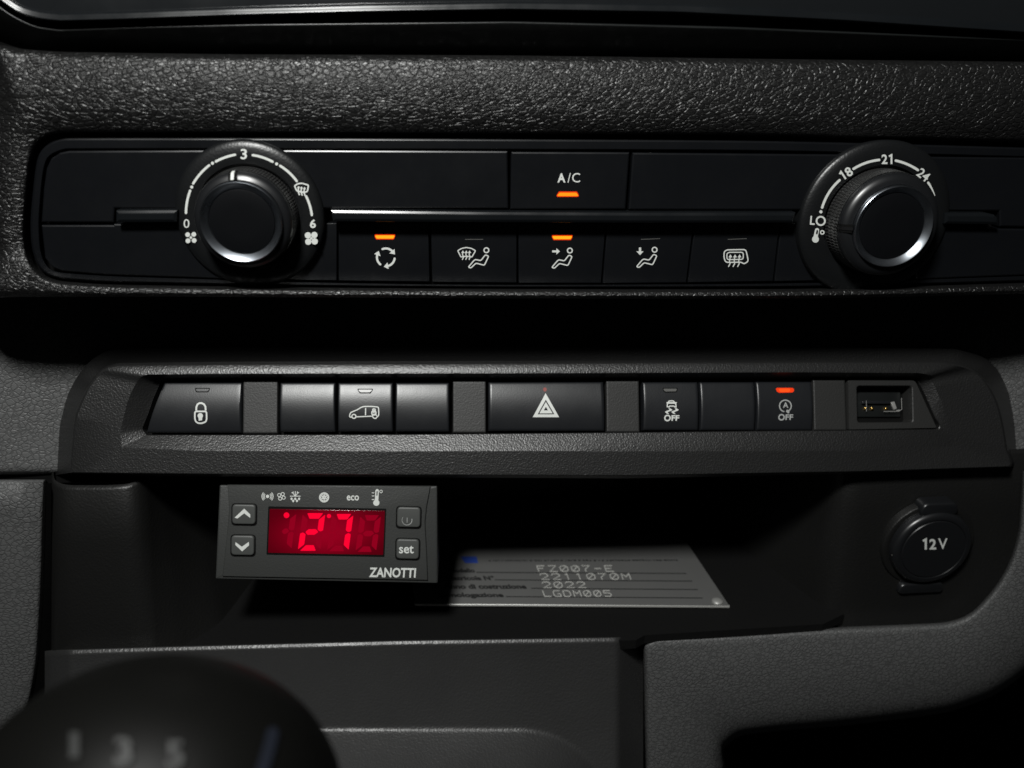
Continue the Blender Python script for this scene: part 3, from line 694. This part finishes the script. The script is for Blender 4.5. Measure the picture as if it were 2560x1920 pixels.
uk = crop(2120, 950, 12.29)
slab('connector_shell', rp(uk(400,330, 1850,330, 1850,1130, 420,1130), 4, 3), SF, 1.5, 0.4, 'trim', usb, off=-5.0)
slab('connector_tongue', uk(600,625, 1480,625, 1480,715, 600,715), SF, 2.0, 0.15, 'switch', usb, off=-3.6)
for x in (725, 925, 1370):
    slab('contact', uk(x-38,815, x+38,815, x+38,905, x-38,905), SF, 1.5, 0.2, 'gold', usb, off=-4.0)
slab('spring_tab', uk(1500,670, 1620,640, 1700,860, 1610,900), SF, 1.0, 0.2, 'steel', usb, off=-4.2)
slab('spring_tab', uk(1650,915, 1780,895, 1770,955, 1700,945), SF, 0.8, 0.15, 'steel', usb, off=-4.0)

Print(SF.off(-3.3)).stroke(uk(1640,560, 1650,900, 1560,960, 1100,965), 1.6).stroke(uk(560,640, 565,960), 1.2).build('shell_rim', 'steel', usb)
# ================================================================== storage bin below
def at_z(x, y, z):
    """the point of picture column x on depth plane y at height z"""
    lo, hi = 600.0, 2600.0
    for _ in range(40):
        m_ = (lo+hi)/2
        if YP(y).hit(x, m_).z > z: lo = m_
        else: hi = m_
    return YP(y).hit(x, lo)
def wall(name, plan_top, plan_foot, z0, z1, m):
    T = spline([at_z(x, y, z0) for x, y in plan_top], 8); B = spline([at_z(x, y, z1) for x, y in plan_foot], 8)
    L_ = [[a.lerp(b_, t)+Vector((0, dy, 0)) for a, b_ in zip(T, B)] for t, dy in ((0, 1.6), (0.006, 0.5), (0.016, 0), (0.3, 0), (0.6, 0), (0.85, 0), (1, 0))]
    return loft(name, L_, m, None, closed=False, angle=80, kind='structure')
wall('bin_left_wall', [(128, 290), (129, 268), (134, 262), (160, 258.5), (210, 257.5), (270, 257), (315, 257.5), (345, 260), (368, 265), (395, 276), (460, 310), (540, 352)],
     [(128, 282), (129, 258), (136, 252), (165, 249), (210, 247.8), (270, 247.2), (330, 247), (365, 247.4), (395, 248.3), (460, 254), (560, 268), (700, 320)], -135.2, -205, 'bin')
wall('bin_right_wall', [(1890, 352), (1985, 308), (2055, 280), (2088, 268), (2112, 262.5), (2140, 260.3), (2180, 259.8), (2300, 259.5), (2450, 259.5), (2600, 260), (2680, 262)],
     [(1700, 345), (1850, 300), (1960, 275), (2030, 261), (2075, 255), (2130, 253), (2180, 252.5), (2300, 252), (2450, 252), (2600, 252), (2680, 254)], -135.8, -214, 'bin')
ZF = -202.5
fe = [Vector((-125, 246.5, ZF)), ZP(ZF).hit(1590, 1600), ZP(ZF).hit(1612, 1588), ZP(ZF).hit(2058, 1560), ZP(ZF).hit(2110, 1535)]
fe = fe+[Vector((172, 400, ZF)), Vector((-125, 400, ZF))]
obj('bin_floor', fe+[p-Vector((0, 0, 4)) for p in fe[:5]], [(0, 1, 2, 3, 4, 5, 6)]+[(i, 7+i, 8+i, i+1) for i in range(4)], 'mat_floor', smooth=False, kind='structure')
obj('bin_back', [Vector(p) for p in ((-190, 352, -128), (190, 352, -128), (190, 352, ZF-3), (-190, 352, ZF-3))], [(0, 1, 2, 3)], 'bin', smooth=False, kind='structure')
obj('bin_roof', [Vector(p) for p in ((-190, 266, -137.5), (190, 266, -137.5), (190, 354, -134), (-190, 354, -134))], [(0, 1, 2, 3)], 'gap', smooth=False, kind='structure')

# identification plate lying on the bin floor
ZPL = -200.6
PLT = ZP(ZPL)
plate = thing('identification_plate', 'grey metal identification plate with engraved numbers lying in the bin', 'plate', PLT.hit(1430, 1470))
fr, fl = PLT.hit(1824, 1514), PLT.hit(1037, 1509)
dirb = (PLT.hit(1738, 1386)-fr).normalized()
c_ = [fl, fr, fr+dirb*85, fl+dirb*85]
def sheet(name, P, th, r, m, parent):
    n = Vector((0, 0, 1)); ctr = sum(P, Vector())/4
    def ins(d): return [p+(ctr-p).normalized()*d*1.4 for p in P]
    return loft(name, [[p-n*th for p in P], [p-n*r for p in P], [p-n*r*0.3 for p in ins(r*0.3)], ins(r)], m, parent, cap1=True, angle=60)
sheet('metal_sheet', c_, 1.1, 0.35, 'plate', plate)
up_ = Vector((0, 0, 1)); fv = Vector((0, -1, 0))
obj('cut_edge', [fl-up_*1.0+fv*0.08, fr-up_*1.0+fv*0.08, fr-up_*0.30+fv*0.08, fl-up_*0.30+fv*0.08, fr-up_*0.02-fv*0.25, fl-up_*0.02-fv*0.25], [(0, 1, 2, 3), (3, 2, 4, 5)], 'bare_edge', plate, smooth=False)
pr = Print(PLT, 0.04)
for a in ((470,617, 1760,624), (582,663, 1795,671), (805,715, 1830,723), (650,766, 1860,775)):
    p, q = L5(*a); pr.stroke([p, q], 2.1, cap=False)
pr.build('ruled_lines', 'ink', plate)
pr = Print(PLT, 0.05)
for t, x0, x1, y, h in (('Modello', 300, 458, 606, 26), ('Matricola N°', 285, 578, 652, 28), ('Anno di costruzione', 262, 775, 704, 30), ('Omologazione', 240, 636, 760, 36)):
    p = L5((x0+x1)/2, y)[0]; pr.text(t, p, h/2.458, width=(x1-x0)/2.458, bold=0.045, shear=0.45)
x = 545.0
while x < 1700:
    wd = random.choice((7, 10, 13, 16)); pr.stroke(L5(x, 545+random.uniform(-2, 2), x+wd, 546), 2.6, cap=False); x += wd+random.choice((5, 6, 8, 14))
pr.build('printed_lettering', 'ink', plate)
pr = Print(PLT, 0.05)
Print(PLT, 0.05).poly(L5(372,520, 470,520, 480,560, 400,560)).build('blue_emblem', 'blue', plate)
def vec_char(pr, ch, x, y, wd, ht, lw):
    S = {'0': [[(.3,0),(.75,0),(1,.25),(1,.75),(.7,1),(.25,1),(0,.75),(0,.25),(.3,0)], [(.1,.9),(.9,.1)]], '1': [[(.25,.2),(.5,0),(.5,1)]],
         '2': [[(0,.25),(.2,0),(.8,0),(1,.2),(1,.38),(0,1),(1,1)]], '5': [[(1,0),(.05,0),(0,.42),(.8,.42),(1,.6),(1,.85),(.8,1),(0,1)]], '7': [[(0,0),(1,0),(.3,.6),(.3,1)]],
         'F': [[(0,1),(0,0),(1,0)], [(0,.45),(.7,.45)]], 'Z': [[(0,0),(1,0),(0,1),(1,1)]], '-': [[(.1,.5),(.9,.5)]], 'E': [[(1,0),(0,0),(0,1),(1,1)], [(0,.48),(.75,.48)]],
         'M': [[(0,1),(0,0),(.5,.55),(1,0),(1,1)]], 'L': [[(0,0),(0,1),(1,1)]], 'G': [[(1,0),(.2,0),(0,.25),(0,.8),(.2,1),(1,1),(1,.55),(.6,.55)]], 'D': [[(0,0),(.7,0),(1,.25),(1,.75),(.7,1),(0,1),(0,0)]]}[ch]
    for st in S:
        pr.stroke([(x+wd*u+0.42*ht*v*0.9, y+ht*v) for u, v in st], lw)
pr = Print(PLT, 0.06)
for t, x0, x1, y0, y1 in (('FZ007-E', 836, 1320, 572, 613), ('2211070M', 852, 1425, 621, 663), ('2022', 866, 1150, 673, 714), ('LGDM005', 872, 1305, 727, 768)):
    n = len(t); st = (x1-x0)/n
    for i, ch in enumerate(t):
        p = L5(x0+st*i+st*0.06, y0+5)[0]; vec_char(pr, ch, p[0], p[1], st*0.66/2.458, (y1-y0-6)/2.458, 1.7)
pr.build('engraved_numbers', 'engrave', plate)
sp = PLT.hit(*L5(1950, 797)[0])
n = 20; prof = [(2.2, 0), (2.2, 0.5), (1.7, 0.9), (0.9, 1.15)]
loft('rivet', [[Vector((sp.x+r*math.cos(2*math.pi*i/n), sp.y+r*math.sin(2*math.pi*i/n), ZPL+h)) for i in range(n)] for r, h in prof], 'steel', plate, cap1=True)

# ================================================================== temperature controller
ctl = thing('temperature_controller', 'grey digital temperature controller with lit red display in the bin', 'controller', TP(1213, 258, 1455, 246).hit(815, 1455))
CP = TP(1213, 258, 1455, 246)
o4 = L4(162,117, 2049,126, 2053,968, 127,930)
slab('body', rp(o4, 3, 3), CP, 38, 0.5, 'ctrl', ctl, off=-0.9)
slab('face', L4(236,112, 1990,124, 1958,300, 1944,430, 1958,700, 1968,936, 192,903, 225,600, 250,330), CP, 1.6, 0.35, 'ctrl', ctl, steps=3)
# display: frame recess and red filter
dpx = L4(590,296, 1610,316, 1594,735, 574,715)
slab('display_surround', rp(dpx, 2.5, 3), CP, 0.6, 0.1, 'gap', ctl, off=0.06)
win = slab('display_window', rp(L4(603,318, 1598,334, 1582,716, 588,697), 1.5, 3), CP, 0.8, 0.12, 'window', ctl, off=0.20)
WP = CP.off(0.22)
def seg(pr, pts): pr.poly(rp(L4(*pts), 2.2, 3))
def digit(x, y, w_, h, sl):
    """seven segment polygons, slanted: keys a..g"""
    def P(u, v): return (x+w_*u+sl*(1-v), y+h*v)
    t = 0.15; g = 0.018; T = t*h/w_
    q = {'a': [(T*0.8,0),(1-T*0.4,0),(1-T*1.0,t),(T*1.3,t)], 'd': [(T*1.3,1-t),(1-T*1.3,1-t),(1-T*0.8,1),(T*0.4,1)], 'g': [(T*0.9,.5),(T*1.4,.5-t/2),(1-T*1.3,.5-t/2),(1-T*0.8,.5),(1-T*1.4,.5+t/2),(T*1.3,.5+t/2)],
         'b': [(1,.04),(1,.46),(1-T*0.5,.49),(1-T,.44),(1-T,t+g)], 'c': [(1,.54),(1,.96),(1-T,1-t-g),(1-T,.56),(1-T*0.5,.51)], 'f': [(0,.04),(T,t+g),(T,.44),(T*0.5,.49),(0,.46)], 'e': [(0,.54),(T*0.5,.51),(T,.56),(T,1-t-g),(0,.96)]}
    return {k: [c for p in v for c in P(*p)] for k, v in q.items()}
d2 = digit(845, 355, 195, 325, 44); d3 = digit(1098, 362, 185, 322, 44); d4 = digit(1342, 372, 180, 318, 44); d1 = digit(640, 350, 150, 322, 44)
on = Print(WP, 0.08); offp = Print(WP, 0.05); mid = Print(WP, 0.05)
for k in 'abged': seg(on, d2[k])
for k in 'abc': seg(on, d3[k])
for k in 'cf': seg(offp, d2[k])
for k in 'defg': seg(offp, d3[k])
for k in 'abcdefg': seg(offp, d4[k])
for k in 'bcg': seg(mid, d1[k])
on.disc(L4(748,373)[0], 7.2).disc(L4(1115,380)[0], 5.4)
on.build('lit_segments', 'seg_on', win); offp.build('unlit_segments', 'seg_off', win); mid.build('faint_segments', 'seg_off', win)
# symbols above the display and the maker's name
FP = CP.off(0.02); ik = crop(640, 1200, 6.506); pr = Print(FP)
pr.disc(ik(188,266)[0], 4.2, 14)
for r in (52, 72, 92):
    for sgn in (-1, 1):
        pr.stroke([ik(188+sgn*r*math.cos(R_(a)), 266+r*math.sin(R_(a)))[0] for a in range(-44, 45, 11)], 1.7, cap=False)
for k in range(4):
    a = R_(-60+90*k); c0 = ik(415+42*math.cos(a), 265+42*math.sin(a))[0]; pr.ring(c0, 4.0, 1.7, 14)
sx, sy = ik(640, 262)[0]
for a in (-90, -55, -125, -180, 0): pr.stroke([(sx, sy), (sx+12.5*math.cos(R_(a)), sy+11.5*math.sin(R_(a)))], 2.0)
for a in (-55, -125):
    e = (sx+9*math.cos(R_(a)), sy+9*math.sin(R_(a)))
    for d in (35, -35): pr.stroke([e, (e[0]+4*math.cos(R_(a+d)), e[1]+4*math.sin(R_(a+d)))], 1.6)
for x, y in ((580,305), (640,305), (703,305), (607,338), (668,338)): pr.disc(ik(x, y)[0], 2.7, 10, 3.4)
fx, fy = ik(1110, 281)[0]
for k in range(6):
    a = R_(30+60*k); pr.stroke([(fx+2.2*math.cos(a), fy+2.2*math.sin(a)), (fx+11*math.cos(a), fy+11*math.sin(a))], 3.2)
    a = R_(60*k); pr.disc((fx+9.6*math.cos(a), fy+9.6*math.sin(a)), 2.6, 8)
pr.ring((fx, fy), 11.4, 2.6, 24); pr.ring((fx, fy), 4.6, 1.6, 12)
pr.text('eco', ik(1577,290)[0], 13, width=30.5, bold=0.02)
pr.stroke(ik(1972,175, 1962,340), 8.8); pr.disc(ik(1958,368)[0], 7.8, 18); pr.ring(ik(2035,185)[0], 3.3, 1.6, 14)
for y in (207, 257, 315): pr.stroke(ik(1885,y, 1925,y), 2.0, cap=False)
pr.build('status_symbols', 'white', ctl)
Print(FP, 0.35).stroke(ik(1971,185, 1968,245), 2.8).build('thermometer_core', 'ctrl', ctl)
Print(FP).text('ZANOTTI', L4(1664,869)[0], 24.5, width=116, bold=0.028, shear=-0.06, ang=R_(0.8)).build('lettering', 'white', ctl)
def cbtn(pts, sym):
    px = rp(L4(*pts), 11, 5); cx = sum(p[0] for p in px)/len(px); cy = sum(p[1] for p in px)/len(px)
    surround = slab('button_well', px, CP, 0.5, 0.05, 'gap', ctl, off=0.04)
    b = slab('button', [(cx+(x-cx)*0.90, cy-1.5+(y-cy)*0.87) for x, y in px], CP, 1.6, 0.55, 'ctrl_button', ctl, off=0.95, steps=4)
    p = Print(CP, 1.0); sym(p); p.build('symbol', 'white' if sym is not pw else 'white_dim', b)
def pw(p):
    c0 = L4(1790,410)[0]; p.stroke([(c0[0]+12.5*math.cos(R_(a)), c0[1]+12.5*math.sin(R_(a))) for a in range(-10, 230, 15)], 1.7, taper=0.5); p.stroke(L4(1791,392, 1791,430), 1.3)
cbtn((272,268, 497,272, 494,468, 270,464), lambda p: p.poly(L4(305,390, 388,312, 440,362, 440,392, 388,352, 330,397)))
cbtn((264,536, 484,540, 482,735, 262,731), lambda p: p.poly(L4(313,600, 368,640, 428,598, 430,628, 370,680, 312,625)))
cbtn((1695,290, 1918,296, 1914,495, 1690,490), pw)
cbtn((1688,566, 1906,572, 1902,768, 1685,762), lambda p: p.text('set', L4(1784,664)[0], 19.5, width=36.5, bold=0.015))

# ================================================================== 12 V power socket
SP = YP(256.4)
skt = thing('power_socket', 'round black power socket with a cap marked 12V at right', 'socket', SP.hit(2320, 1355))
b0 = SP.hit(*R6(975, 535)[0]); s = SP.mmpx(2315, 1355)
bx, bz = b0.x, b0.z
lathe('socket_ring', [(112*s, 257.1), (111.5*s, 254.7), (109*s, 254), (104*s, 253.7), (96*s, 254), (90*s, 254.5)], bx, bz, 'bin', skt, cap1=True, n=72)
cap_ = lathe('socket_cap', [(96*s, 255.1), (95*s, 252), (93*s, 251.2), (88*s, 250.6), (82*s, 250.4), (78.5*s, 250.5), (77.5*s, 250.85), (76*s, 250.85), (74.5*s, 250.45), (40*s, 250.4)], bx, bz, 'collar', skt, n=72)
for z0, wd, hh, dp in ((101*s, 46*s, 18*s, 251.7), (-116*s, 58*s, 15*s, 252.3)):
    pts = [(-wd, -hh), (wd, -hh), (wd*0.92, hh), (-wd*0.92, hh)]
    L_ = rp(pts, hh*0.9, 6)
    loops = [[Vector((bx+x, 256.9, bz+z0+z)) for x, z in L_]]
    for k in range(6):
        a = math.pi/2*k/5; q = 1-0.28*(1-math.cos(a)); loops.append([Vector((bx+x*(1-0.08*(1-math.cos(a))), dp+1.8*(1-math.sin(a)), bz+z0+z*q)) for x, z in L_])
    loft('cap_tab', loops, 'collar', cap_, cap1=True, angle=60)
CPX = YP(250.38)
Print(CPX).one(R6(975,554)[0], 27, 0, 5.4).text('2', R6(1028,554)[0], 26.5, width=17, bold=0.03).text('V', R6(1097,551)[0], 27, width=23, bold=0.01).build('lettering', 'white', cap_)

# ================================================================== gear lever knob, close to the camera
class Ball:
    def __init__(s, c, r): s.c = c; s.r = r
    def hit(s, px, py, off=0.0):
        d = ray(px, py); e = (RT, UP, FW); D = [d.dot(e[i])/s.r[i] for i in range(3)]; O = [-(s.c.dot(e[i]))/s.r[i] for i in range(3)]
        a = sum(x*x for x in D); b = 2*sum(x*y for x, y in zip(D, O)); c0 = sum(x*x for x in O)-1
        t = (-b-math.sqrt(max(0, b*b-4*a*c0)))/(2*a); p = d*t
        q = (p-s.c); return p + q.normalized()*off
DK = 128.0
KC = (FW*FPX+RT*(385-CX)+UP*(CY-2040))*(DK/FPX)
ball = Ball(KC, (30.0, 24.6, 24.0))
lev = thing('gear_lever_knob', 'blurred black gear lever knob in the lower left corner', 'gear lever', KC-UP*22)
n, mrow = 64, 40; V = []; F = []
for j in range(mrow+1):
    th = math.pi*j/mrow
    for i in range(n):
        ph = 2*math.pi*i/n
        a, b, c0 = math.sin(th)*math.cos(ph), math.cos(th), math.sin(th)*math.sin(ph)
        pw_ = lambda v: math.copysign(abs(v)**1.0, v)
        V.append(KC+RT*ball.r[0]*pw_(a)+UP*ball.r[1]*pw_(b)+FW*ball.r[2]*pw_(c0))
for j in range(mrow):
    for i in range(n): F.append((j*n+i, j*n+(i+1) % n, (j+1)*n+(i+1) % n, (j+1)*n+i))
kb = obj('knob_body', V, F, 'lever', lev, angle=80)
loft('lever_shaft', [[KC-UP*h+RT*r*math.cos(2*math.pi*i/32)+FW*r*math.sin(2*math.pi*i/32) for i in range(32)] for r, h in ((16, 20), (13, 26), (11, 34), (10, 60))], 'lever', lev, cap1=True)
class BallS(Ball): pass
pr = Print(ball, 0.7)
pr.text('1', (192, 1868), 62, width=22, bold=0.03).text('3', (310, 1882), 66, width=42, bold=0.03).text('5', (436, 1890), 66, width=42, bold=0.03)
pr.build('shift_pattern', 'lever_mark', kb)
Print(ball, 0.5).stroke([(676, 1836), (668, 1870), (656, 1910), (640, 1960)], 30).build('painted_streak', 'lever_streak', kb)  # bluish reflection on the knob, painted as a strip of colour

for o_, l_ in ((s_lock, 'slanted switch with padlock symbol'), (s_car, 'switch with van and padlock symbol'), (s_haz, 'wide hazard switch with white warning triangle'),
               (s_esp, 'switch with skidding car symbol and OFF'), (s_ss, 'switch with circled A, OFF and lit red lamp'), (usb, 'USB socket with gold contacts'),
               (ac, 'A/C button with lit orange lamp'), (low[0], 'recirculation button with lit orange lamp'), (low[2], 'face vent button with lit orange lamp'), (win, 'red display showing 27')):
    o_['label'] = l_
